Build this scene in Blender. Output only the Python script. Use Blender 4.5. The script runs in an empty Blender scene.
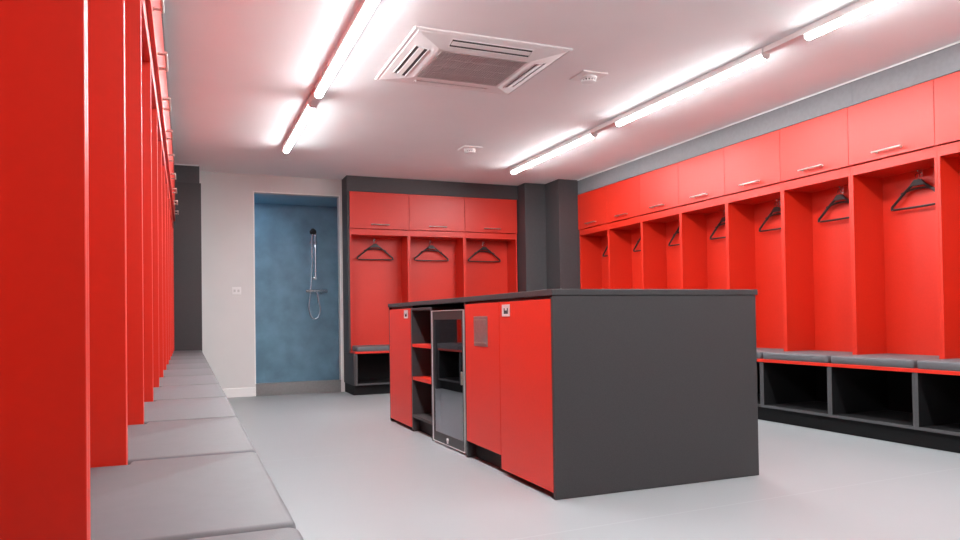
import bpy, bmesh, math, random
from mathutils import Vector, Matrix
random.seed(4)
SC = bpy.context.scene
COL = SC.collection
PI = math.pi

# ------------------------------------------------------------------ camera
cam_d = bpy.data.cameras.new('camera')
cam = bpy.data.objects.new('camera', cam_d)
COL.objects.link(cam)
cam_d.sensor_width = 36.0
cam_d.lens = 718.96 / 960 * 36
cam_d.shift_y = (306.22 - 270) / 960
cam_d.clip_start = 0.02
yaw, pitch, roll = 0.3879, 0.0166, -0.0147
F = Vector((math.sin(yaw), math.cos(yaw), 0)); R = Vector((math.cos(yaw), -math.sin(yaw), 0)); U = Vector((0, 0, 1))
F, U = F * math.cos(pitch) + U * math.sin(pitch), U * math.cos(pitch) - F * math.sin(pitch)
R, U = R * math.cos(roll) + U * math.sin(roll), U * math.cos(roll) - R * math.sin(roll)
cam.matrix_world = Matrix(((R.x, U.x, -F.x, 0), (R.y, U.y, -F.y, 0), (R.z, U.z, -F.z, 0.8233), (0, 0, 0, 1)))
SC.camera = cam

# ------------------------------------------------------------------ world, exposure
w_ = bpy.data.worlds.new('world'); SC.world = w_; w_.use_nodes = True
w_.node_tree.nodes['Background'].inputs[0].default_value = (0.8, 0.85, 0.9, 1)
w_.node_tree.nodes['Background'].inputs[1].default_value = 0.3
SC.view_settings.view_transform = 'Standard'
SC.view_settings.look = 'None'
SC.view_settings.gamma = 1
SC.view_settings.use_curve_mapping = False
SC.view_settings.exposure = 1.82
TUBE = 60.0           # strength of the ceiling battens' diffusers
FLANK = 0.055         # share of that on the diffusers' sides
SHOWER_W = 0.8       # watts of the shower cubicle's ceiling lamp
sl_d = bpy.data.lights.new('shower_lamp', 'AREA'); sl = bpy.data.objects.new('shower_lamp', sl_d); COL.objects.link(sl)
sl_d.shape = 'DISK'; sl_d.size = 0.18; sl_d.energy = SHOWER_W; sl_d.color = (0.62, 0.82, 1.0)
sl.location = (0.55, 8.55, 2.245)

# ------------------------------------------------------------------ materials
def mat(name, col, rough=0.5, metal=0.0, spec=0.5, emit=None, estr=0.0, noise=None, bump=None, coat=0.0):
    m = bpy.data.materials.new(name); m.use_nodes = True
    nt = m.node_tree; b = nt.nodes['Principled BSDF']
    b.inputs['Base Color'].default_value = (*col, 1); b.inputs['Roughness'].default_value = rough
    b.inputs['Metallic'].default_value = metal; b.inputs['Specular IOR Level'].default_value = spec
    b.inputs['Coat Weight'].default_value = coat
    if emit:
        b.inputs['Emission Color'].default_value = (*emit, 1); b.inputs['Emission Strength'].default_value = estr
    if noise or bump:
        tc = nt.nodes.new('ShaderNodeTexCoord')
    if noise:
        sc, amt, det = noise
        n = nt.nodes.new('ShaderNodeTexNoise'); n.inputs['Scale'].default_value = sc; n.inputs['Detail'].default_value = det
        nt.links.new(tc.outputs['Object'], n.inputs['Vector'])
        r = nt.nodes.new('ShaderNodeMapRange'); r.inputs['From Min'].default_value = 0.3; r.inputs['From Max'].default_value = 0.7
        r.inputs['To Min'].default_value = 1 - amt; r.inputs['To Max'].default_value = 1 + amt
        nt.links.new(n.outputs['Fac'], r.inputs['Value'])
        mx = nt.nodes.new('ShaderNodeVectorMath'); mx.operation = 'SCALE'
        mx.inputs[0].default_value = col
        nt.links.new(r.outputs['Result'], mx.inputs['Scale']); nt.links.new(mx.outputs['Vector'], b.inputs['Base Color'])
    if bump:
        sc, st = bump
        n2 = nt.nodes.new('ShaderNodeTexNoise'); n2.inputs['Scale'].default_value = sc; n2.inputs['Detail'].default_value = 3
        nt.links.new(tc.outputs['Object'], n2.inputs['Vector'])
        bp = nt.nodes.new('ShaderNodeBump'); bp.inputs['Strength'].default_value = st; bp.inputs['Distance'].default_value = 0.002
        nt.links.new(n2.outputs['Fac'], bp.inputs['Height']); nt.links.new(bp.outputs['Normal'], b.inputs['Normal'])
    return m

M = {}
M['red'] = mat('red_laminate', (0.62, 0.0205, 0.0055), 0.42, spec=0.62, noise=(60, 0.02, 2), bump=(900, 0.05))
M['dark'] = mat('charcoal_laminate', (0.040, 0.036, 0.0375), 0.5, spec=0.45, noise=(220, 0.16, 3), bump=(700, 0.06))
M['paint'] = mat('charcoal_wall_board', (0.055, 0.053, 0.056), 0.55, spec=0.5, noise=(35, 0.06, 4), bump=(500, 0.05))
M['paint_lit'] = mat('lit_charcoal_wall_board', (0.19, 0.193, 0.205), 0.55, spec=0.5, noise=(35, 0.05, 4), bump=(500, 0.05))  # charcoal board lightened: glow of the nearby battens painted into its colour
M['plinth'] = mat('black_plinth_board', (0.0085, 0.0082, 0.009), 0.6, spec=0.22, noise=(120, 0.1, 2))
M['cush'] = mat('grey_upholstery_vinyl', (0.116, 0.116, 0.124), 0.55, spec=0.35, noise=(30, 0.03, 3), bump=(420, 0.12))
M['ceil'] = mat('white_ceiling_paint', (0.90, 0.90, 0.90), 0.9, spec=0.2, noise=(3, 0.01, 2))
M['wall'] = mat('white_wall_paint', (0.68, 0.67, 0.655), 0.8, spec=0.25, noise=(4, 0.015, 3))
M['gloss'] = mat('white_gloss_trim', (0.84, 0.83, 0.81), 0.35)
M['plastic'] = mat('white_plastic', (0.82, 0.81, 0.80), 0.4, noise=(20, 0.01, 1))
M['blue'] = mat('blue_resin_render', (0.19, 0.35, 0.46), 0.5, noise=(5.5, 0.16, 6), bump=(40, 0.15))
M['bluec'] = mat('blue_shower_ceiling_paint', (0.28, 0.49, 0.62), 0.6, noise=(4, 0.04, 3))
M['kerb'] = mat('grey_kerb_vinyl', (0.20, 0.197, 0.197), 0.5, noise=(40, 0.06, 3))
M['steel'] = mat('brushed_steel', (0.72, 0.68, 0.62), 0.3, metal=1.0, noise=(80, 0.04, 2))
M['chrome'] = mat('chrome', (0.86, 0.90, 0.93), 0.22, metal=1.0, noise=(10, 0.01, 1))
M['rail'] = mat('polished_shower_chrome', (0.70, 0.80, 0.88), 0.25, metal=0.65, noise=(12, 0.01, 1))
M['black'] = mat('black_plastic', (0.022, 0.018, 0.018), 0.38, noise=(60, 0.08, 2))
M['void'] = mat('matt_black_lining', (0.012, 0.012, 0.013), 0.7, noise=(30, 0.05, 2))
M['edge'] = mat('edge_banding_grey', (0.068, 0.066, 0.070), 0.45, noise=(90, 0.06, 2))
M['grille'] = mat('grille_plastic', (0.60, 0.585, 0.57), 0.5, noise=(20, 0.02, 1))
M['filter'] = mat('filter_mesh', (0.40, 0.37, 0.36), 0.7, noise=(60, 0.05, 2))
M['satin'] = mat('satin_chrome', (0.85, 0.84, 0.84), 0.45, metal=0.6, noise=(60, 0.03, 2))
M['slot'] = mat('dark_louvre_slot', (0.05, 0.045, 0.045), 0.6, noise=(20, 0.05, 1))
M['logo'] = mat('grey_print', (0.25, 0.25, 0.26), 0.5, noise=(30, 0.02, 1))
M['fridgein'] = mat('fridge_lining', (0.015, 0.025, 0.045), 0.45, noise=(20, 0.05, 2))
M['tube'] = mat('lit_diffuser', (0.9, 0.9, 0.9), 0.4, emit=(0.95, 0.985, 1.0), estr=TUBE, noise=(5, 0.005, 1))
M['flapm'] = mat('satin_steel_flap', (0.55, 0.52, 0.51), 0.38, metal=1.0, noise=(70, 0.08, 3))

def lit_from_below(m):
    # LED batten: the strip inside shines down, so the flanks of the diffuser glow less than its underside
    nt = m.node_tree; b = nt.nodes['Principled BSDF']
    g = nt.nodes.new('ShaderNodeNewGeometry'); sp = nt.nodes.new('ShaderNodeSeparateXYZ'); r = nt.nodes.new('ShaderNodeMapRange')
    nt.links.new(g.outputs['Normal'], sp.inputs[0]); nt.links.new(sp.outputs['Z'], r.inputs['Value'])
    r.inputs['From Min'].default_value = -0.97; r.inputs['From Max'].default_value = -0.30
    r.inputs['To Min'].default_value = TUBE; r.inputs['To Max'].default_value = TUBE * FLANK
    nt.links.new(r.outputs['Result'], b.inputs['Emission Strength'])
lit_from_below(M['tube'])

def glass_mat():
    m = bpy.data.materials.new('tinted_door_glass'); m.use_nodes = True; nt = m.node_tree
    for n in list(nt.nodes): nt.nodes.remove(n)
    o = nt.nodes.new('ShaderNodeOutputMaterial'); mix = nt.nodes.new('ShaderNodeMixShader')
    fr = nt.nodes.new('ShaderNodeFresnel'); fr.inputs['IOR'].default_value = 1.9
    t = nt.nodes.new('ShaderNodeBsdfTransparent'); t.inputs[0].default_value = (0.55, 0.62, 0.72, 1)
    g = nt.nodes.new('ShaderNodeBsdfGlossy'); g.inputs['Roughness'].default_value = 0.02; g.inputs[0].default_value = (0.9, 0.93, 1, 1)
    ml = nt.nodes.new('ShaderNodeMath'); ml.operation = 'MULTIPLY'; ml.use_clamp = True; ml.inputs[1].default_value = 2.2   # two panes
    nt.links.new(fr.outputs[0], ml.inputs[0]); nt.links.new(ml.outputs[0], mix.inputs[0]); nt.links.new(t.outputs[0], mix.inputs[1]); nt.links.new(g.outputs[0], mix.inputs[2])
    nt.links.new(mix.outputs[0], o.inputs[0])
    return m
M['glass'] = glass_mat()

def floor_mat():
    m = mat('pale_grey_sheet_vinyl', (0.298, 0.313, 0.322), 0.42, spec=0.45, bump=(300, 0.05))
    nt = m.node_tree; b = nt.nodes['Principled BSDF']
    tc = nt.nodes.new('ShaderNodeTexCoord'); sp = nt.nodes.new('ShaderNodeSeparateXYZ')
    nt.links.new(tc.outputs['Object'], sp.inputs[0])
    def mth(op, a, c=None):
        n = nt.nodes.new('ShaderNodeMath'); n.operation = op
        for i, v in enumerate((a, c)):
            if v is None: continue
            if isinstance(v, (int, float)): n.inputs[i].default_value = v
            else: nt.links.new(v, n.inputs[i])
        return n.outputs[0]
    # weld seams between the 2 m wide vinyl sheets
    s = mth('SUBTRACT', sp.outputs['Y'], mth('MULTIPLY', sp.outputs['X'], 0.045))
    s = mth('ADD', s, 7.61)
    d = mth('ABSOLUTE', mth('SUBTRACT', mth('MODULO', s, 2.0), 1.0))
    k = mth('GREATER_THAN', d, 0.995)
    n = nt.nodes.new('ShaderNodeTexNoise'); n.inputs['Scale'].default_value = 2.2; n.inputs['Detail'].default_value = 6
    nt.links.new(tc.outputs['Object'], n.inputs['Vector'])
    n3 = nt.nodes.new('ShaderNodeTexNoise'); n3.inputs['Scale'].default_value = 400; n3.inputs['Detail'].default_value = 2
    nt.links.new(tc.outputs['Object'], n3.inputs['Vector'])
    v = mth('ADD', mth('MULTIPLY', n.outputs['Fac'], 0.06), mth('MULTIPLY', n3.outputs['Fac'], 0.05))
    v = mth('ADD', mth('ADD', v, 0.945), mth('MULTIPLY', k, 0.10))
    sc = nt.nodes.new('ShaderNodeVectorMath'); sc.operation = 'SCALE'; sc.inputs[0].default_value = (0.298, 0.313, 0.322)
    nt.links.new(v, sc.inputs['Scale']); nt.links.new(sc.outputs['Vector'], b.inputs['Base Color'])
    return m
M['floor'] = floor_mat()

# ------------------------------------------------------------------ mesh helpers
def box(bm, x0, x1, y0, y1, z0, z1, bev=0.0, seg=2):
    mtx = Matrix.Translation(((x0 + x1) / 2, (y0 + y1) / 2, (z0 + z1) / 2)) @ Matrix.Diagonal((abs(x1 - x0), abs(y1 - y0), abs(z1 - z0), 1))
    r = bmesh.ops.create_cube(bm, size=1.0, matrix=mtx)
    if bev > 0:
        es = list({e for v in r['verts'] for e in v.link_edges})
        bmesh.ops.bevel(bm, geom=es, offset=bev, offset_type='OFFSET', segments=seg, profile=0.5, affect='EDGES')

def cyl(bm, p0, p1, r0, r1=None, seg=16, caps=True):
    p0, p1 = Vector(p0), Vector(p1); d = p1 - p0; r1 = r0 if r1 is None else r1
    rot = d.to_track_quat('Z', 'Y').to_matrix().to_4x4()
    bmesh.ops.create_cone(bm, cap_ends=caps, cap_tris=False, segments=seg, radius1=r0, radius2=r1, depth=d.length,
                          matrix=Matrix.Translation((p0 + p1) / 2) @ rot)

def tube(bm, pts, ra, rb=None, up=(0, 1, 0), seg=10, closed=False):
    """sweep an ellipse (ra in plane, rb along 'up') along pts"""
    rb = ra if rb is None else rb; up = Vector(up).normalized(); pts = [Vector(p) for p in pts]; n = len(pts); rings = []
    for i, p in enumerate(pts):
        a = pts[(i - 1) % n] if (closed or i > 0) else pts[i]
        c = pts[(i + 1) % n] if (closed or i < n - 1) else pts[i]
        t = (c - a).normalized(); s = t.cross(up)
        if s.length < 1e-4: s = t.cross(Vector((1, 0, 0)))
        s.normalize(); u = s.cross(t).normalized()
        rings.append([bm.verts.new(p + s * ra * math.cos(2 * PI * k / seg) + u * rb * math.sin(2 * PI * k / seg)) for k in range(seg)])
    for i in range(n if closed else n - 1):
        A, B = rings[i], rings[(i + 1) % n]
        for k in range(seg):
            bm.faces.new((A[k], A[(k + 1) % seg], B[(k + 1) % seg], B[k]))
    if not closed:
        bm.faces.new(rings[0][::-1]); bm.faces.new(rings[-1])

def lathe(bm, prof, c, axis='z', seg=24):
    """profile [(r, h)] turned round the vertical through c; negative h hangs down"""
    rings = []
    for r, h in prof:
        rings.append([bm.verts.new((c[0] + r * math.cos(2 * PI * k / seg), c[1] + r * math.sin(2 * PI * k / seg), c[2] + h)) for k in range(seg)])
    for A, B in zip(rings, rings[1:]):
        for k in range(seg): bm.faces.new((A[k], A[(k + 1) % seg], B[(k + 1) % seg], B[k]))
    bm.faces.new(rings[0]); bm.faces.new(rings[-1])

def obj(name, bm, m, parent=None, smooth=False):
    bmesh.ops.recalc_face_normals(bm, faces=bm.faces)
    me = bpy.data.meshes.new(name); bm.to_mesh(me); bm.free()
    me.materials.append(M[m])
    if smooth:
        for p in me.polygons: p.use_smooth = True
        try: me.set_sharp_from_angle(angle=math.radians(40))
        except Exception: pass
    o = bpy.data.objects.new(name, me); COL.objects.link(o)
    if parent: o.parent = parent
    return o

def bxs(name, m, parent, *boxes, bev=0.0015, seg=2, smooth=False):
    bm = bmesh.new()
    for b in boxes: box(bm, *b, bev=bev, seg=seg)
    return obj(name, bm, m, parent, smooth)

def thing(name, label, cat, loc=(0, 0, 0), rz=0.0, group=None):
    o = bpy.data.objects.new(name, None); COL.objects.link(o); o.empty_display_size = 0.1
    o.location = loc; o.rotation_euler = (0, 0, rz)
    return tag(o, label, cat, group)

def tag(o, label, cat, group=None):
    o['label'] = label; o['category'] = cat
    if group: o['group'] = group
    return o

def struct(o):
    o['kind'] = 'structure'; return o

def dup(root, loc, rz, label, group=None):
    def cp(o, par):
        c = o.copy(); COL.objects.link(c); c.parent = par
        for ch in list(o.children): cp(ch, c)
        return c
    r = cp(root, None); r.location = loc; r.rotation_euler = (0, 0, rz); r['label'] = label
    if group: r['group'] = group
    return r

ORD = ['first', 'second', 'third', 'fourth', 'fifth', 'sixth', 'seventh', 'eighth', 'ninth', 'tenth', 'eleventh', 'twelfth', 'thirteenth']

# ------------------------------------------------------------------ key dimensions (metres)
ZC = 2.448                       # ceiling
XLW, XRW = -0.42, 4.637          # side walls behind the lockers
YB, YFRONT = 8.275, -2.3         # white end wall, wall behind the camera
W = 0.6284                       # locker pitch along the side walls
WB = 0.6904                      # locker pitch along the end wall
YL0, YR0, XB0 = 1.025, 3.049, 1.702
LX, RX, BY = -0.115, 4.334, 8.000  # front planes of the locker side panels
ST = 0.478                       # top of the red seat board
ZT, ZD = 2.270, 1.856            # upper doors
BULK = 2.274

# ------------------------------------------------------------------ room shell
bm = bmesh.new(); box(bm, XLW - .1, XRW + .1, YFRONT - .1, YB + .02, -0.1, 0.0); struct(obj('floor', bm, 'floor'))
bm = bmesh.new(); box(bm, XLW - .1, XRW + .1, YFRONT - .1, YB + .1, ZC, ZC + .1); struct(obj('ceiling', bm, 'ceil'))
bm = bmesh.new(); box(bm, XLW - .1, XLW, YFRONT - .1, YB + .1, 0.0, ZC); struct(obj('wall_left', bm, 'wall'))
bm = bmesh.new(); box(bm, XRW, XRW + .1, YFRONT - .1, YB + .1, 0.0, ZC); struct(obj('wall_right', bm, 'wall'))
bm = bmesh.new(); box(bm, XLW, XRW, YFRONT - .1, YFRONT, 0.0, ZC); struct(obj('wall_front', bm, 'paint'))
SX0, SX1, SZ, SK = 0.703, 1.642, 2.252, 0.135
bm = bmesh.new()
box(bm, XLW, SX0, YB, YB + .1, 0.0, ZC); box(bm, SX1, XRW, YB, YB + .1, 0.0, ZC); box(bm, SX0, SX1, YB, YB + .1, SZ, ZC)
struct(obj('wall_back', bm, 'wall'))
# shower cubicle behind the opening
SYB, SXL, SXR = 9.05, 0.25, 2.25
bm = bmesh.new(); box(bm, SXL - .1, SXR + .1, SYB, SYB + .1, 0, SZ); struct(obj('wall_shower_back', bm, 'blue'))
bm = bmesh.new(); box(bm, SXL - .1, SXL, YB + .101, SYB, 0, SZ); struct(obj('wall_shower_left', bm, 'blue'))
bm = bmesh.new(); box(bm, SXR, SXR + .1, YB + .101, SYB, 0, SZ); struct(obj('wall_shower_right', bm, 'blue'))
bm = bmesh.new(); box(bm, SXL, SX0, YB + .101, YB + .111, 0, SZ); box(bm, SX1, SXR, YB + .101, YB + .111, 0, SZ); struct(obj('wall_shower_front', bm, 'blue'))
bm = bmesh.new(); box(bm, SXL - .1, SXR + .1, YB + .101, SYB + .1, SZ, SZ + .08); struct(obj('ceiling_shower', bm, 'bluec'))
bm = bmesh.new(); box(bm, SXL - .1, SXR + .1, YB + .021, SYB + .1, -.1, 0.02); struct(obj('floor_shower', bm, 'kerb'))
# grey kerb across the opening, white corner beads round it
struct(bxs('trim_1', 'kerb', None, (SX0 + .001, SX1 - .001, YB - .002, YB + .1, .021, SK), (SX0 + .001, SX1 - .001, YB - .002, YB + .02, 0.0005, .03), bev=.003))
struct(bxs('trim_2', 'gloss', None, (SX0 - .012, SX0 + .0005, YB - .006, YB - .0005, SK, SZ + .012), (SX1 - .0005, SX1 + .012, YB - .006, YB - .0005, SK, SZ + .012),
           (SX0 + .001, SX1 - .001, YB - .006, YB - .0005, SZ - .0005, SZ + .012), bev=.001))
struct(bxs('baseboard_back', 'gloss', None, (0.15, SX0 - .001, YB - .016, YB - .0005, .0005, .10), bev=.003))
# charcoal boxing above the lockers; right run coloured lighter, as if lit
struct(bxs('trim_3', 'paint_lit', None, (RX - .012, XRW - .001, YFRONT + .01, 3.6362, BULK, ZC - .0005), (RX - .012, XRW - .001, 3.6372, 7.449, BULK, ZC - .0005), bev=.001))
struct(bxs('trim_4', 'paint', None, (XLW + .001, LX + .012, YFRONT + .01, 7.953, BULK, ZC - .0005), bev=.001))
struct(bxs('trim_5', 'paint', None, (1.675, 3.788, BY - .004, YB - .001, BULK, ZC - .0005), bev=.001))
# thin white bead where the charcoal meets the ceiling
struct(bxs('trim_6', 'gloss', None, (RX - .019, RX - .0125, YFRONT + .02, 7.448, ZC - .010, ZC - .0008), bev=.001))
struct(bxs('trim_7', 'gloss', None, (XLW + .01, 0.13, 7.945, 7.952, ZC - .012, ZC - .0008), bev=.001))
# stepped charcoal column in the corner, charcoal return at the left end
struct(bxs('wall_corner', 'paint', None, (3.790, XRW - .001, 7.790, YB - .001, 0.0005, ZC - .0005), (4.065, XRW - .001, 7.450, 7.7895, 0.0005, ZC - .0005), bev=.001))
struct(bxs('wall_return', 'paint', None, (XLW + .001, 0.136, 7.976, YB - .001, 0.0005, ZC - .0005), bev=.001))
tag(bxs('end_panel', 'dark', None, (XLW + .001, 0.150, 7.958, 7.975, 0.0005, 2.262), bev=.0015),
    'tall charcoal end panel closing the left locker row beside the white wall', 'panel')

# ------------------------------------------------------------------ locker bays
def make_handle(par, cx, y, z):
    bm = bmesh.new(); L = .108
    cyl(bm, (cx - L, y - .030, z), (cx + L, y - .030, z), .0062, seg=14)
    h = obj('handle', bm, 'steel', par, True)
    for s in (-1, 1):
        bm = bmesh.new(); cyl(bm, (cx + s * .09, y - .0305, z), (cx + s * .09, y - .0002, z), .0055, seg=12)
        cyl(bm, (cx + s * .09, y - .003, z), (cx + s * .09, y - .0002, z), .008, seg=12)
        obj('handle_post', bm, 'steel', h, True)
    return h

def make_bay(w, depth, label, group, hook=True):
    """local frame: x across the bay, y into the wall, z up from the seat board; origin front left"""
    t = thing('locker_bay', label, 'locker', group=group)
    h = ZT - ST; zd = ZD - ST; zf = 1.785 - ST
    p = .0178
    for x0 in (0.0006, w - p - .0006):
        bxs('side_panel', 'red', t, (x0, x0 + p, 0, depth, 0, h - .001), bev=.0012)
    bxs('back_panel', 'red', t, (p + .001, w - p - .001, depth - .012, depth, 0, h - .001), bev=.0005)
    bxs('soffit_board', 'red', t, (p + .001, w - p - .001, .019, depth - .0125, zf, zf + .018), bev=.0008)
    bxs('fascia_rail', 'red', t, (p + .001, w - p - .001, .0, .0185, zf, zd - .006), bev=.0012)
    bxs('cupboard_top', 'red', t, (p + .001, w - p - .001, .002, depth - .0125, h - .020, h - .002), bev=.0008)
    d = bxs('cupboard_door', 'red', t, (.0016, w - .0016, -.0165, -.0006, zd, h - .001), bev=.0012)
    make_handle(d, w / 2, -.0165, 1.902 - ST)
    if hook:
        bm = bmesh.new(); y = depth - .012; zz = 1.752 - ST; cx = w / 2
        box(bm, cx - .011, cx + .011, y - .004, y - .0003, zz - .028, zz + .028, .0015)
        tube(bm, [(cx, y - .003, zz + .012), (cx, y - .018, zz + .014), (cx, y - .034, zz + .020), (cx, y - .040, zz + .030)], .0042, seg=8, up=(1, 0, 0))
        tube(bm, [(cx, y - .003, zz - .012), (cx, y - .018, zz - .016), (cx, y - .028, zz - .012), (cx, y - .030, zz - .002)], .0042, seg=8, up=(1, 0, 0))
        for s in (.012, -.012): cyl(bm, (cx, y - .006, zz + s), (cx, y - .003, zz + s), .007, seg=12)
        obj('coat_hook', bm, 'chrome', t, True)
    return t

def make_cubby(w, depth, yf, label, group):
    """open shoe cubby under the seat; z from the top of the plinth"""
    t = thing('bench_cubby', label, 'bench unit', group=group)
    h = .4545 - .1085; p = .0178
    for x0 in (.0006, w - p - .0006):
        s_ = bxs('side_panel', 'plinth', t, (x0, x0 + p, yf + .0022, depth, 0, h), bev=.0005)
        e = bxs('edge_band', 'edge', s_, (x0, x0 + p, yf, yf + .002, 0, h), bev=.0006); e['label'] = 'grey edge banding'
    s_ = bxs('base_board', 'plinth', t, (p + .001, w - p - .001, yf + .0022, depth, 0, .0195), bev=.0005)
    bxs('edge_band', 'edge', s_, (p + .001, w - p - .001, yf, yf + .002, 0, .0195), bev=.0006)
    bxs('back_panel', 'plinth', t, (p + .001, w - p - .001, depth - .01, depth, .0198, h), bev=.0005)
    return t

def make_cushion(w, depth, yf, n0, n1, hh, g, label, group):
    bm = bmesh.new()
    # g: half the seam gap; n0, n1 notch the back corners round the side panels
    ya, yb, yc = yf, -.004, depth - .014
    def arc(cx, cy, r, a0, a1, m=5): return [(cx + r * math.cos(a0 + (a1 - a0) * i / m), cy + r * math.sin(a0 + (a1 - a0) * i / m)) for i in range(m + 1)]
    rr = .020
    base = arc(g + rr, ya + rr, rr, PI, 1.5 * PI) + arc(w - g - rr, ya + rr, rr, 1.5 * PI, 2 * PI)
    base += ([(w - g, yb), (w - n1, yb)] if n1 > g else []) + [(w - max(n1, g), yc), (max(n0, g), yc)] + ([(n0, yb), (g, yb)] if n0 > g else [])
    m = len(base)
    def inset(d):
        out = []
        for i in range(m):
            a, p, c = Vector(base[i - 1]), Vector(base[i]), Vector(base[(i + 1) % m])
            e0, e1 = (p - a).normalized(), (c - p).normalized()
            n0, n1 = Vector((-e0.y, e0.x)), Vector((-e1.y, e1.x))
            b = (n0 + n1); b = b / max(b.length_squared / 2, .5)
            out.append(p + b * d)
        return out
    rows = [(.003, .0004), (.0, .004), (.0, hh - .011), (.001, hh - .0065), (.0035, hh - .0028), (.0075, hh - .0008), (.011, hh)]
    rings = [[bm.verts.new((q.x, q.y, z)) for q in inset(d)] for d, z in rows]
    for A, B in zip(rings, rings[1:]):
        for k in range(m): bm.faces.new((A[k], A[(k + 1) % m], B[(k + 1) % m], B[k]))
    bm.faces.new(rings[0][::-1]); bm.faces.new(rings[-1])
    c = obj('seat_cushion', bm, 'cush', None, True)
    return tag(c, label, 'cushion', group)

DEP_S = XRW - .002 - RX      # depth of the side bays
DEP_B = YB - .002 - BY
YF = -.252                   # seat front relative to the panel front

def place(proto_fn, args, spots, rz, group):
    """spots: [(loc, label)]; first builds, the rest copy"""
    root = None
    for loc, label in spots:
        if root is None:
            root = proto_fn(*args, label, group); root.location = loc; root.rotation_euler = (0, 0, rz)
        else:
            dup(root, loc, rz, label, group)

KL = list(range(-1, 11)); KR = list(range(-2, 7)); KB = list(range(3))
def lname(i): return ORD[i]
# right wall: local +x runs towards the camera (-y), local +y into the wall (+x)
def rloc(k, z): return (RX, YR0 + W * (k + 1), z)
def lloc(k, z): return (LX, YL0 + W * k, z)
def bloc(k, z): return (XB0 + WB * k, BY, z)
def rword(k):   # counted from the dark corner column
    return lname(6 - k)
BN = ['leftmost', 'middle', 'rightmost']

place(make_bay, (W, DEP_S), [(rloc(k, ST), 'red open locker bay on the right wall, %s from the dark corner column' % rword(k)) for k in KR], -PI / 2, 'red lockers along the right wall')
place(make_bay, (W, abs(XLW + .002 - LX)), [(lloc(k, ST), 'red open locker bay on the left wall, %s from the charcoal end panel' % lname(10 - k)) for k in KL], PI / 2, 'red lockers along the left wall')
place(make_bay, (WB, DEP_B), [(bloc(k, ST), '%s of the three red locker bays on the end wall beside the shower' % BN[k]) for k in KB], 0, 'red lockers on the end wall')

place(make_cubby, (W, DEP_S, YF + .006), [(rloc(k, .1085), 'open charcoal shoe cubby under the right wall bench, %s from the corner column' % rword(k)) for k in KR], -PI / 2, 'shoe cubbies under the right bench')
place(make_cubby, (W, abs(XLW + .002 - LX), YF + .006), [(lloc(k, .1085), 'open charcoal shoe cubby under the left wall bench, %s from the end panel' % lname(10 - k)) for k in KL], PI / 2, 'shoe cubbies under the left bench')
place(make_cubby, (WB, DEP_B, YF + .006), [(bloc(k, .1085), '%s open charcoal shoe cubby under the end wall bench' % BN[k]) for k in KB], 0, 'shoe cubbies under the end bench')

place(make_cushion, (W, DEP_S, YF + .003, .0205, .0205, .0525, .011), [(rloc(k, ST), 'grey bench cushion on the right wall seat, %s from the corner column' % rword(k)) for k in KR], -PI / 2, 'grey cushions on the right bench')
place(make_cushion, (W, abs(XLW + .002 - LX), YF - .007, 0, .039, .0595, .0045), [((LX, YL0 + .018 + W * k, ST), 'grey bench cushion on the left wall seat, %s from the end panel' % lname(10 - k)) for k in KL], PI / 2, 'grey cushions on the left bench')
place(make_cushion, (WB, DEP_B, YF + .003, .0205, .0205, .0525, .011), [(bloc(k, ST), '%s grey bench cushion on the end wall seat' % BN[k]) for k in KB], 0, 'grey cushions on the end bench')

yr_lo, yr_hi = YR0 + W * KR[0], YR0 + W * 7
yl_lo, yl_hi = YL0 + W * KL[0], YL0 + W * 11
xb_hi = XB0 + 3 * WB
tag(bxs('seat_board', 'red', None, (RX + YF, XRW - .002, yr_lo, yr_hi - .001, .455, ST - .0004), bev=.002), 'long red seat board edge under the cushions of the right wall bench', 'seat board')
tag(bxs('seat_board', 'red', None, (XLW + .002, LX - YF, yl_lo, yl_hi - .001, .455, ST - .0004), bev=.002), 'long red seat board under the cushions of the left wall bench', 'seat board')
tag(bxs('seat_board', 'red', None, (XB0 - .012, xb_hi, BY + YF, YB - .002, .455, ST - .0004), bev=.002), 'short red seat board under the end wall bench cushions', 'seat board')
tag(bxs('plinth', 'plinth', None, (RX + YF + .055, XRW - .002, yr_lo, yr_hi - .001, .0005, .108), bev=.001), 'long black plinth on the floor under the right wall bench', 'plinth')
tag(bxs('plinth', 'plinth', None, (XLW + .002, LX - YF - .055, yl_lo, yl_hi - .001, .0005, .108), bev=.001), 'long black plinth on the floor under the left wall bench', 'plinth')
tag(bxs('plinth', 'plinth', None, (1.685, xb_hi, BY + YF + .055, YB - .002, .0005, .108), bev=.001), 'short black plinth on the floor under the end wall bench', 'plinth')
# charcoal end panel of the end-wall lockers (tall leg at the back, low leg beside the bench)
ep = tag(bxs('end_panel', 'dark', None, (1.6752, 1.7010, BY - .004, YB - .002, ST + .001, BULK - .001), bev=.001), 'tall charcoal side panel of the end wall lockers beside the shower opening', 'panel')
bxs('bench_cheek', 'dark', ep, (1.6752, 1.7010, BY + YF + .004, YB - .002, .1085, .4545), (1.6752, 1.6895, BY - .004, YB - .002, .4546, ST + .0012), bev=.001)

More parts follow.
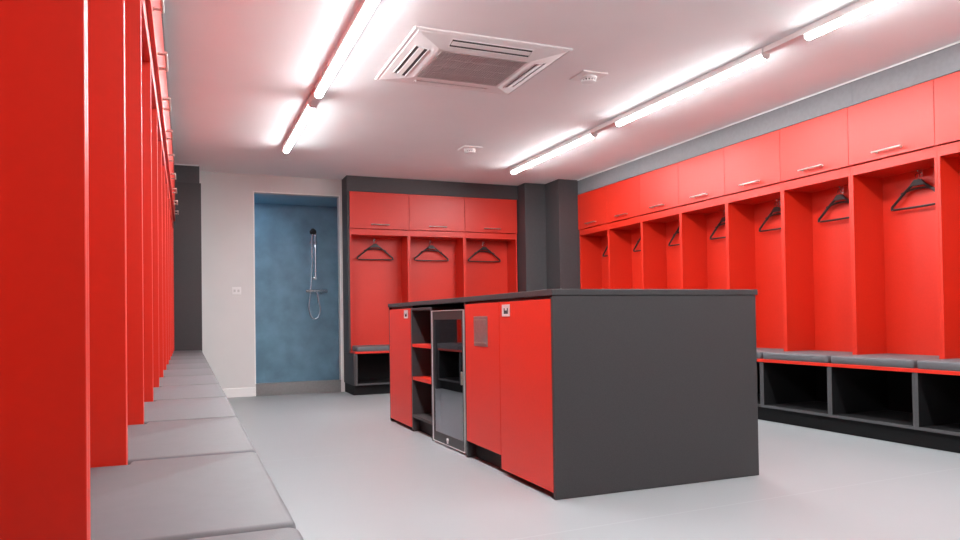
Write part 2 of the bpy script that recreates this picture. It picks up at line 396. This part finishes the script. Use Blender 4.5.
# ------------------------------------------------------------------ coat hangers
def make_hanger(hw, label, group):
    """origin at the top of the wire hook's bend; faces +-y"""
    t = thing('coat_hanger', label, 'hanger', group=group)
    bm = bmesh.new(); ty = .0095
    zt = -.045; zb = -.222
    def arm(s):
        pts = []
        for i in range(11):
            f = i / 10
            pts.append((s * (.018 + (hw - .034) * f), 0, zt - .012 - (.135) * f ** 1.12))
        for i in range(1, 8):
            a = i / 7 * 2.05
            pts.append((s * (hw - .016 + .016 * math.sin(a)), 0, zt - .147 - .0135 + .0135 * math.cos(a) - .002 * i))
        return pts
    L, Rr = arm(-1), arm(1)
    # bottom bar closes the loop
    tube(bm, L, .0095, ty, seg=10); tube(bm, Rr, .0095, ty, seg=10)
    body = obj('hanger_frame', bm, 'black', t, True)
    zl = L[-1][2]
    bm = bmesh.new(); tube(bm, [(-hw + .012, 0, zl + .0015), (0, 0, zl - .001), (hw - .012, 0, zl + .0015)], .0075, .008, seg=10)
    obj('trouser_bar', bm, 'black', t, True)
    bm = bmesh.new()   # neck block and brace below it
    v = [(-.030, zt - .030), (-.040, zt - .036), (-.018, zt - .002), (.018, zt - .002), (.040, zt - .036), (.030, zt - .030)]
    poly = [(-.058, zt - .036), (-.030, zt - .006), (-.020, zt + .003), (.020, zt + .003), (.030, zt - .006), (.058, zt - .036)]
    f = [bm.verts.new((x, -.010, z)) for x, z in poly]; b = [bm.verts.new((x, .010, z)) for x, z in poly]
    bm.faces.new(f); bm.faces.new(b[::-1])
    for i in range(len(f)): bm.faces.new((f[i], f[(i + 1) % len(f)], b[(i + 1) % len(f)], b[i]))
    obj('neck', bm, 'black', t)
    bm = bmesh.new()
    pts = [(-hw * .62 + hw * 1.24 * i / 12, 0, zt - .078 + .022 * (1 - (2 * i / 12 - 1) ** 2)) for i in range(13)]
    tube(bm, pts, .0075, .008, seg=8); obj('brace', bm, 'black', t, True)
    bm = bmesh.new()
    pts = [(0, 0, zt + .001), (0, 0, zt + .018)] + [(.0 + .017 * math.sin(a) , 0, -.017 + .017 * math.cos(a) + .0) for a in [PI * .75 - PI * 1.45 * i / 10 for i in range(11)]]
    pts = [(0, 0, zt + .001), (.004, 0, zt + .010)] + pts[2:]
    tube(bm, pts, .0018, seg=8); obj('wire_hook', bm, 'black', t, True)
    return t

hz = 1.760
hspots = [((RX + DEP_S - .050, YR0 + W * (k + .5), hz), 'black plastic coat hanger in the right wall locker bay, %s from the corner column' % rword(k)) for k in range(7)]
place(make_hanger, (.196,), hspots, -PI / 2, 'coat hangers in the right wall lockers')
bsp = [((XB0 + WB * (k + .5), BY + DEP_B - .050, 1.750), 'black plastic coat hanger in the %s end wall locker' % BN[k]) for k in range(3)]
place(make_hanger, (.212,), bsp, 0, 'coat hangers in the end wall lockers')

# ------------------------------------------------------------------ kitchen island
IX0, IX1, IY0, IY1 = 1.529, 2.702, 2.877, 5.715
tag(bxs('worktop', 'dark', None, (IX0 - .004, IX1 + .012, IY0 - .004, IY1 + .010, .9215, .950), bev=.002), 'charcoal island worktop slab with square edges', 'worktop')
fr = thing('island_carcass', 'charcoal end panels and back of the central island under the worktop', 'island', ((IX0 + IX1) / 2, (IY0 + IY1) / 2, 0))
ox, oy = (IX0 + IX1) / 2, (IY0 + IY1) / 2
bxs('end_panel', 'dark', fr, (IX0 - ox, IX1 - ox, IY0 - oy, IY0 + .0195 - oy, .001, .9205), bev=.0015)
bxs('end_panel', 'dark', fr, (IX0 + .002 - ox, IX1 - ox, IY1 - .0195 - oy, IY1 - oy, .001, .9205), bev=.0015)
bxs('back_panel', 'dark', fr, (IX1 - .02 - ox, IX1 - ox, IY0 + .020 - oy, IY1 - .020 - oy, .001, .9205), bev=.001)
bxs('divider', 'dark', fr, (IX0 + .003 - ox, IX1 - .021 - ox, 3.980 - oy, 3.998 - oy, .001, .9205), bev=.0012)
CB = IX1 - .03

def latch(par, y, z, x):
    """flush steel slam latch with a recessed dark pull"""
    bm = bmesh.new(); a, b = .047, .031
    box(bm, x - .004, x - .0002, y - a, y + a, z + .012, z + b, .001); box(bm, x - .004, x - .0002, y - a, y + a, z - b, z - .018, .001)
    box(bm, x - .004, x - .0002, y - a, y - a + .018, z - .020, z + .014, .001); box(bm, x - .004, x - .0002, y + a - .018, y + a, z - .020, z + .014, .001)
    box(bm, x - .0035, x - .0012, y - .012, y + .012, z + .000, z + .014, .0008)
    l = obj('latch', bm, 'satin', par); l['label'] = 'chrome latch plate'
    r = bxs('latch_recess', 'void', l, (x - .0010, x - .0001, y - a + .016, y + a - .016, z - .020, z + .014), bev=0)
    return l

def cabinet(name, label, y0, y1, zd0, latch_y=None, cat='cabinet', zt=.906, prec=.055):
    t = thing(name, label, cat, (IX0, (y0 + y1) / 2, 0)); c = (y0 + y1) / 2
    xb = CB - IX0
    bxs('cabinet_body', 'dark', t, (.0185, xb, y0 - c + .0015, y0 - c + .018, .1, .9205), (.0185, xb, y1 - c - .018, y1 - c - .0015, .1, .9205),
        (.0185, xb, y0 - c + .018, y1 - c - .018, .1, .118), (.0185, xb, y0 - c + .018, y1 - c - .018, .9025, .9205), bev=.001)
    bxs('plinth', 'plinth', t, (prec, prec + .018, y0 - c + .001, y1 - c - .001, .001, .0995), bev=.001)
    d = bxs('cabinet_door', 'red', t, (0, .0178, y0 - c + .002, y1 - c - .002, zd0, zt), bev=.0012)
    if latch_y is not None: latch(d, latch_y - c, .861, 0.0)
    return t, d, c

cabinet('cupboard', 'red door cupboard at the near end of the island, with a latch at top left', IY0 + .020, 3.478, .029, 3.386)
tb, db, cb = cabinet('bin_cupboard', 'red waste bin cupboard on the island with a steel flap in its door', 3.479, 3.979, .1005)
cabinet('cupboard', 'red door cupboard at the far end of the island beside the open shelves', 5.104, IY1 - .020, .026, 5.212, zt=.903)
# waste flap
fy, fz = 3.735 - cb, .7495
fl = bxs('waste_flap', 'flapm', db, (-.0035, -.0002, fy - .1, fy + .1, fz - .0845, fz + .0845), bev=.0015); fl['label'] = 'steel waste flap'
bxs('flap_door', 'flapm', fl, (-.0062, -.0036, fy - .088, fy + .088, fz - .056, fz + .056), bev=.001)
bxs('flap_ridge', 'steel', fl, (-.0085, -.0036, fy - .088, fy + .088, fz - .069, fz - .061), (-.0085, -.0036, fy - .088, fy + .088, fz + .0605, fz + .0665), bev=.0015)

# open shelf unit
y0, y1 = 4.621, 5.102; c = (y0 + y1) / 2
t = thing('shelf_unit', 'open charcoal shelf unit with two red shelves in the island', 'shelf unit', (IX0, c, 0))
dp = .52
for ya in (y0 + .001, y1 - .018):
    s_ = bxs('side_panel', 'dark', t, (.005, dp, ya - c, ya - c + .0165, .001, .903), bev=.0005)
    bxs('edge_band', 'edge', s_, (.003, .0048, ya - c, ya - c + .0165, .001, .903), bev=.0006)
bxs('top_panel', 'dark', t, (.003, dp, y0 - c + .018, y1 - c - .0185, .886, .9035), bev=.0012)
bxs('back_panel', 'plinth', t, (dp - .012, dp, y0 - c + .018, y1 - c - .0185, .126, .8855), bev=.0005)
bxs('base_board', 'dark', t, (.004, dp - .0125, y0 - c + .018, y1 - c - .0185, .105, .1255), bev=.0012)
for z in (.6195, .3785):
    s = bxs('shelf', 'red', t, (.006, dp - .0125, y0 - c + .018, y1 - c - .0185, z, z + .023), bev=.0012); s['label'] = 'red shelf'
bxs('plinth', 'plinth', t, (.055, .073, y0 - c + .018, y1 - c - .0185, .001, .1045), bev=.001)

# glass door fridge
y0, y1 = 4.052, 4.606; c = (y0 + y1) / 2
t = thing('fridge', 'undercounter glass door drinks fridge built into the island', 'fridge', (IX0, c, 0))
a0, a1 = y0 - c, y1 - c
z0, z1 = .032, .873
bxs('fridge_body', 'fridgein', t, (.045, .56, a0 + .002, a0 + .030, z0, z1), (.045, .56, a1 - .030, a1 - .002, z0, z1), (.045, .56, a0 + .030, a1 - .030, z0, z0 + .06),
    (.045, .56, a0 + .030, a1 - .030, z1 - .04, z1), (.53, .56, a0 + .030, a1 - .030, z0 + .06, z1 - .04), bev=.001)
for ys in (a0 + .04, a1 - .04):
    for xs in (.08, .5):
        bm = bmesh.new(); cyl(bm, (xs, ys, .0008), (xs, ys, z0 - .0002), .018, seg=16); obj('foot', bm, 'black', t, True)
zb = .016
d = bxs('fridge_door', 'black', t, (.002, .044, a0 + .006, a0 + .034, zb, z1), (.002, .044, a1 - .034, a1 - .006, zb, z1), (.002, .044, a0 + .034, a1 - .034, zb, zb + .062),
        (.002, .044, a0 + .034, a1 - .034, z1 - .055, z1), bev=.001)
e = bxs('door_frame', 'satin', d, (-.002, .040, a0, a0 + .0055, zb - .002, z1 + .004), (-.002, .040, a1 - .0055, a1, zb - .002, z1 + .004),
        (-.002, .040, a0 + .0055, a1 - .0055, z1 + .0004, z1 + .004), (-.002, .040, a0 + .0055, a1 - .0055, zb - .004, zb - .0004), bev=.0008)
e['label'] = 'thin steel edge frame'
bxs('door_glass', 'glass', d, (.004, .012, a0 + .0345, a1 - .0345, zb + .0625, z1 - .0555), bev=0)
bm = bmesh.new(); yy = 4.337 - c
cyl(bm, (-.006, yy, .050), (.0018, yy, .050), .011, seg=18); box(bm, -.005, .0018, yy - .006, yy + .006, .026, .050, .001)
obj('door_lock', bm, 'satin', d, True)
bxs('door_pull', 'steel', d, (-.010, .0015, a0 + .018, a0 + .034, .42, .50), bev=.003)
d.rotation_euler = (0, 0, math.radians(1.7)); d.location = (a1 * math.sin(math.radians(1.7)), 0, 0)
for z in (.30, .47, .64):
    bm = bmesh.new()
    for i in range(15):
        yy = a0 + .04 + (a1 - a0 - .08) * i / 14
        cyl(bm, (.07, yy, z), (.52, yy, z), .002, seg=6)
    for xx in (.07, .3, .52): cyl(bm, (xx, a0 + .032, z), (xx, a1 - .032, z), .003, seg=8)
    s = obj('wire_shelf', bm, 'chrome', t, True)
    bxs('shelf_edge_reflection', 'red', s, (.060, .066, a0 + .034, a1 - .034, z - .006, z + .010), bev=.001) if z == .64 else None  # red reflection imitated by a solid red strip on the top shelf

# ------------------------------------------------------------------ ceiling battens
def batten(x, ya, yb, label):
    t = thing('ceiling_light', label, 'light', (x, (ya + yb) / 2, ZC), group='strip lights on the ceiling')
    h = (yb - ya) / 2; w = .034
    bxs('housing', 'plastic', t, (-w, w, -h, h, -.040, -.0006), bev=.003)
    # U-shaped diffuser
    bm = bmesh.new(); prof = []
    for i in range(13):
        a = PI * i / 12
        prof.append((-.0265 * math.cos(a), -.045 - .023 * math.sin(a)))
    prof = [(-.0265, -.0405)] + prof + [(.0265, -.0405)]
    f = [bm.verts.new((px, -h + .010, pz)) for px, pz in prof]; b = [bm.verts.new((px, h - .010, pz)) for px, pz in prof]
    n = len(prof); bm.faces.new(f); bm.faces.new(b[::-1])
    for i in range(n): bm.faces.new((f[i], f[(i + 1) % n], b[(i + 1) % n], b[i]))
    obj('diffuser', bm, 'tube', t, True)
    for s in (-1, 1):
        bm = bmesh.new(); pr = [(-.030, -.0402)] + [(-.030 * math.cos(PI * i / 12), -.0452 - .0245 * math.sin(PI * i / 12)) for i in range(13)] + [(.030, -.0402)]
        e0, e1 = sorted((s * h, s * (h - .0095)))
        f = [bm.verts.new((px, e0, pz)) for px, pz in pr]; b = [bm.verts.new((px, e1, pz)) for px, pz in pr]
        n = len(pr); bm.faces.new(f); bm.faces.new(b[::-1])
        for i in range(n): bm.faces.new((f[i], f[(i + 1) % n], b[(i + 1) % n], b[i]))
        obj('end_cap', bm, 'plastic', t)

XA, XBT = .868, 3.290
batten(XA, 5.31, 6.82, 'lit white strip light on the ceiling nearest the shower')
batten(XA, 3.40, 5.06, 'lit white strip light on the ceiling left of the square air conditioner')
batten(XA, 1.45, 3.11, 'white strip light of the left row above the camera, out of view')
batten(XBT, 5.37, 7.05, 'lit white strip light of the right row nearest the corner column')
batten(XBT, 3.37, 5.00, 'lit white strip light in the middle of the right ceiling row')
batten(XBT, 1.42, 3.06, 'lit white strip light nearest the camera in the right ceiling row')
batten(XA, -.5, 1.15, 'lit white strip light of the left ceiling row behind the camera')
batten(XBT, -.55, 1.1, 'lit white strip light of the right ceiling row behind the camera')
# short conduit couplers between the battens of each row
bxs_ = [(XA, 5.061, 5.309, 'left'), (XA, 3.111, 3.399, 'near left')]
for x, ya, yb, nm in bxs_:
    tag(bxs('cable_cover', 'plastic', None, (x - .030, x + .030, ya, yb, ZC - .060, ZC - .0006), bev=.003), 'white cable cover joining the strip lights of the %s ceiling row' % nm, 'cable cover')
for ya, yb, nm in ((5.001, 5.369, 'far'), (3.061, 3.369, 'near')):
    tag(bxs('cable_cover', 'plastic', None, (XBT - .027, XBT + .027, ya, yb, ZC - .034, ZC - .0006), bev=.003), 'white cable cover in the %s gap between the right row strip lights' % nm, 'cable cover')

# ------------------------------------------------------------------ ceiling cassette air conditioner
ax, ay = 1.682, 4.246; hx, hy = .497, .462
t = thing('air_conditioner', 'square white ceiling cassette air conditioner with a central grille', 'air conditioner', (ax, ay, ZC))
gx, gy = .277, .240            # intake grille half sizes
ix_, iy_, zi_ = gx + .022, gy + .022, -.048
GO = -.035                     # the intake field sits a little off centre
def ring(bm, a, b, z, o=0.0): return [bm.verts.new(p) for p in ((-a, -b + o, z), (a, -b + o, z), (a, b + o, z), (-a, b + o, z))]
bm = bmesh.new()
loops = [ring(bm, hx, hy, -.0006), ring(bm, hx, hy, -.009), ring(bm, hx - .005, hy - .005, -.013), ring(bm, hx - .014, hy - .014, -.013), ring(bm, hx - .016, hy - .016, -.0105),
         ring(bm, hx - .022, hy - .022, -.0105), ring(bm, hx - .026, hy - .026, -.015), ring(bm, ix_, iy_, zi_, GO), ring(bm, gx + .002, gy + .002, zi_, GO), ring(bm, gx + .002, gy + .002, zi_ + .02, GO)]
for A, B in zip(loops, loops[1:]):
    for k in range(4): bm.faces.new((A[k], A[(k + 1) % 4], B[(k + 1) % 4], B[k]))
bm.faces.new(loops[0]); bm.faces.new(loops[-1])
obj('cassette_panel', bm, 'plastic', t)
bm = bmesh.new()
for i in range(35):
    x = -gx + .003 + (2 * gx - .006) * i / 34; box(bm, x - .0026, x + .0026, -gy + GO, gy + GO, zi_ - .001, zi_ + .003)
for i in range(29):
    y = GO - gy + .003 + (2 * gy - .006) * i / 28; box(bm, -gx, gx, y - .0026, y + .0026, zi_ - .001, zi_ + .003)
for i in range(5):
    y = GO - gy + .005 + (2 * gy - .010) * i / 4; box(bm, -gx, gx, y - .005, y + .005, zi_ - .0025, zi_ + .003)
obj('intake_grille', bm, 'grille', t)
bxs('filter', 'filter', t, (-gx, gx, -gy + GO, gy + GO, zi_ + .006, zi_ + .008), bev=0)
def louvre(cx, cy, z, half, q, rot, tilt):
    # outlet in its own frame: x across the slot, y along it, +z up; tilted to lie on the sloping rim
    lv = bxs('air_outlet', 'slot', t, (-q, q, -half, half, -.0012, -.0003), bev=0)
    lv.matrix_local = Matrix.Translation((cx, cy, z)) @ Matrix.Rotation(rot, 4, 'Z') @ Matrix.Rotation(tilt, 4, 'Y')
    bxs('louvre_blade', 'plastic', lv, (-q * .42, q * .50, -half + .004, half - .004, -.0060, -.0014), bev=.0012)
    bxs('outlet_rim', 'plastic', lv, (-q - .005, -q - .0002, -half - .005, half + .005, -.0045, -.0003), (q + .0002, q + .005, -half - .005, half + .005, -.0045, -.0003),
        (-q, q, -half - .005, -half - .0002, -.0045, -.0003), (-q, q, half + .0002, half + .005, -.0045, -.0003), bev=.001)
tx = math.atan2(.033, hx - .026 - ix_); tn = math.atan2(.033, hy - .026 - iy_ + GO); tf = math.atan2(.033, hy - .026 - iy_ - GO)
mx_, mn_, mf_, mz_ = (hx - .026 + ix_) / 2 + .004, (hy - .026 + iy_ - GO) / 2 + .003, (hy - .026 + iy_ + GO) / 2 + .004, (-.015 + zi_) / 2 + .001
louvre(mx_, 0, mz_, .245, .036, 0, -tx); louvre(-mx_, 0, mz_, .245, .036, PI, -tx)
louvre(0, -mn_, mz_, .255, .036, -PI / 2, -tn); louvre(0, mf_, mz_, .255, .036, PI / 2, -tf)
bm = bmesh.new()
for i in range(5):
    x = .318 + .017 * i; box(bm, x, x + .012, -.006, .006, -.0008, .0002)
mk = obj('maker_mark', bm, 'logo', t)
mk.matrix_local = Matrix.Translation((0, -mn_ - .018, mz_ + .0055)) @ Matrix.Rotation(-tn, 4, 'X')

# ------------------------------------------------------------------ smoke detectors
def detector(x, y, label):
    t = thing('smoke_detector', label, 'detector', (x, y, ZC), group='ceiling detectors')
    bxs('mounting_plate', 'plastic', t, (-.095, .095, -.095, .095, -.012, -.0006), bev=.003)
    bm = bmesh.new(); lathe(bm, [(.056, -.0122), (.056, -.022), (.050, -.028), (.050, -.0285)], (0, 0, 0)); obj('base', bm, 'plastic', t, True)
    bm = bmesh.new(); lathe(bm, [(.040, -.0287), (.040, -.040)], (0, 0, 0)); obj('sensor_chamber', bm, 'slot', t, True)
    bm = bmesh.new()
    for k in range(14):
        an = 2 * PI * k / 14; cx, cy = .046 * math.cos(an), .046 * math.sin(an)
        box(bm, cx - .004, cx + .004, cy - .004, cy + .004, -.041, -.0286)
    obj('vent_fin', bm, 'plastic', t)
    bm = bmesh.new(); lathe(bm, [(.050, -.0412), (.049, -.047), (.036, -.053), (.012, -.055)], (0, 0, 0)); obj('cap', bm, 'plastic', t, True)
detector(2.522, 4.178, 'square-backed white smoke detector beside the air conditioner on the ceiling')
detector(2.520, 6.360, 'small white smoke detector on the ceiling above the end wall lockers')

# ------------------------------------------------------------------ wall switch
t = thing('light_switch', 'white double light switch on the white wall left of the shower', 'switch', (.510, YB, 1.161))
bxs('switch_plate', 'plastic', t, (-.047, .047, -.010, -.0005, -.041, .041), bev=.002)
for s in (-1, 1):
    bxs('rocker', 'grille', t, (s * .020 - .011, s * .020 + .011, -.0135, -.0102, -.014, .014), bev=.0015)

# ------------------------------------------------------------------ shower fittings on the blue wall
ys = SYB
t = thing('shower_set', 'chrome shower riser rail with hand shower, mixer bar and looped hose on the blue wall', 'shower', (1.484, ys, 1.19))
def L(x, y, z): return (x - 1.484, y - ys, z - 1.19)
bm = bmesh.new(); cyl(bm, L(1.484, ys - .055, 1.335), L(1.484, ys - .055, 1.915), .0145, seg=16); obj('riser_rail', bm, 'rail', t, True)
for z in (1.350, 1.895):
    bm = bmesh.new(); cyl(bm, L(1.484, ys - .0005, z), L(1.484, ys - .066, z), .015, seg=16); cyl(bm, L(1.484, ys - .0005, z), L(1.484, ys - .010, z), .024, seg=18)
    obj('wall_bracket', bm, 'chrome', t, True)
bm = bmesh.new(); cyl(bm, L(1.500, ys - .055, 1.785), L(1.420, ys - .075, 1.785), .016, seg=16); cyl(bm, L(1.484, ys - .055, 1.768), L(1.484, ys - .055, 1.802), .019, seg=16); obj('slider', bm, 'rail', t, True)
bm = bmesh.new(); cyl(bm, L(1.440, ys - .085, 1.725), L(1.440, ys - .110, 1.915), .011, .014, seg=14)
hs = obj('hand_shower', bm, 'rail', t, True)
bm = bmesh.new(); cyl(bm, L(1.446, ys - .105, 1.938), L(1.446, ys - .130, 1.912), .026, .042, seg=24); cyl(bm, L(1.446, ys - .130, 1.912), L(1.446, ys - .138, 1.903), .042, .039, seg=24)
obj('spray_head', bm, 'black', hs, True)
bm = bmesh.new(); cyl(bm, L(1.395, ys - .060, 1.19), L(1.590, ys - .060, 1.19), .021, seg=20); mb = obj('mixer_bar', bm, 'chrome', t, True)
for s in (1.384, 1.602):
    bm = bmesh.new(); e = .023 if s < 1.5 else -.023
    cyl(bm, L(s - .022, ys - .060, 1.19), L(s + .022, ys - .060, 1.19), .025, seg=20); obj('control_knob', bm, 'chrome', mb, True)
for s in (1.425, 1.560):
    bm = bmesh.new(); cyl(bm, L(s, ys - .0005, 1.19), L(s, ys - .05, 1.19), .016, seg=16); cyl(bm, L(s, ys - .0005, 1.19), L(s, ys - .012, 1.19), .031, seg=20); obj('inlet_elbow', bm, 'chrome', mb, True)
ctrl = [(1.495, 1.170), (1.512, 1.08), (1.535, .98), (1.525, .90), (1.495, .855), (1.462, .845), (1.425, .87), (1.402, .94), (1.400, 1.02), (1.412, 1.12), (1.425, 1.25), (1.436, 1.40), (1.442, 1.56), (1.440, 1.72)]
def cr(P, n=8):
    out = []
    for i in range(len(P) - 1):
        p0, p1, p2, p3 = P[max(i - 1, 0)], P[i], P[i + 1], P[min(i + 2, len(P) - 1)]
        for k in range(n):
            u = k / n
            out.append(tuple(.5 * (2 * p1[j] + (p2[j] - p0[j]) * u + (2 * p0[j] - 5 * p1[j] + 4 * p2[j] - p3[j]) * u * u + (3 * p1[j] - p0[j] - 3 * p2[j] + p3[j]) * u ** 3) for j in (0, 1)))
    return out + [P[-1]]
bm = bmesh.new(); tube(bm, [L(x, ys - .070, z) for x, z in cr(ctrl)], .0095, seg=10); obj('hose', bm, 'rail', t, True)
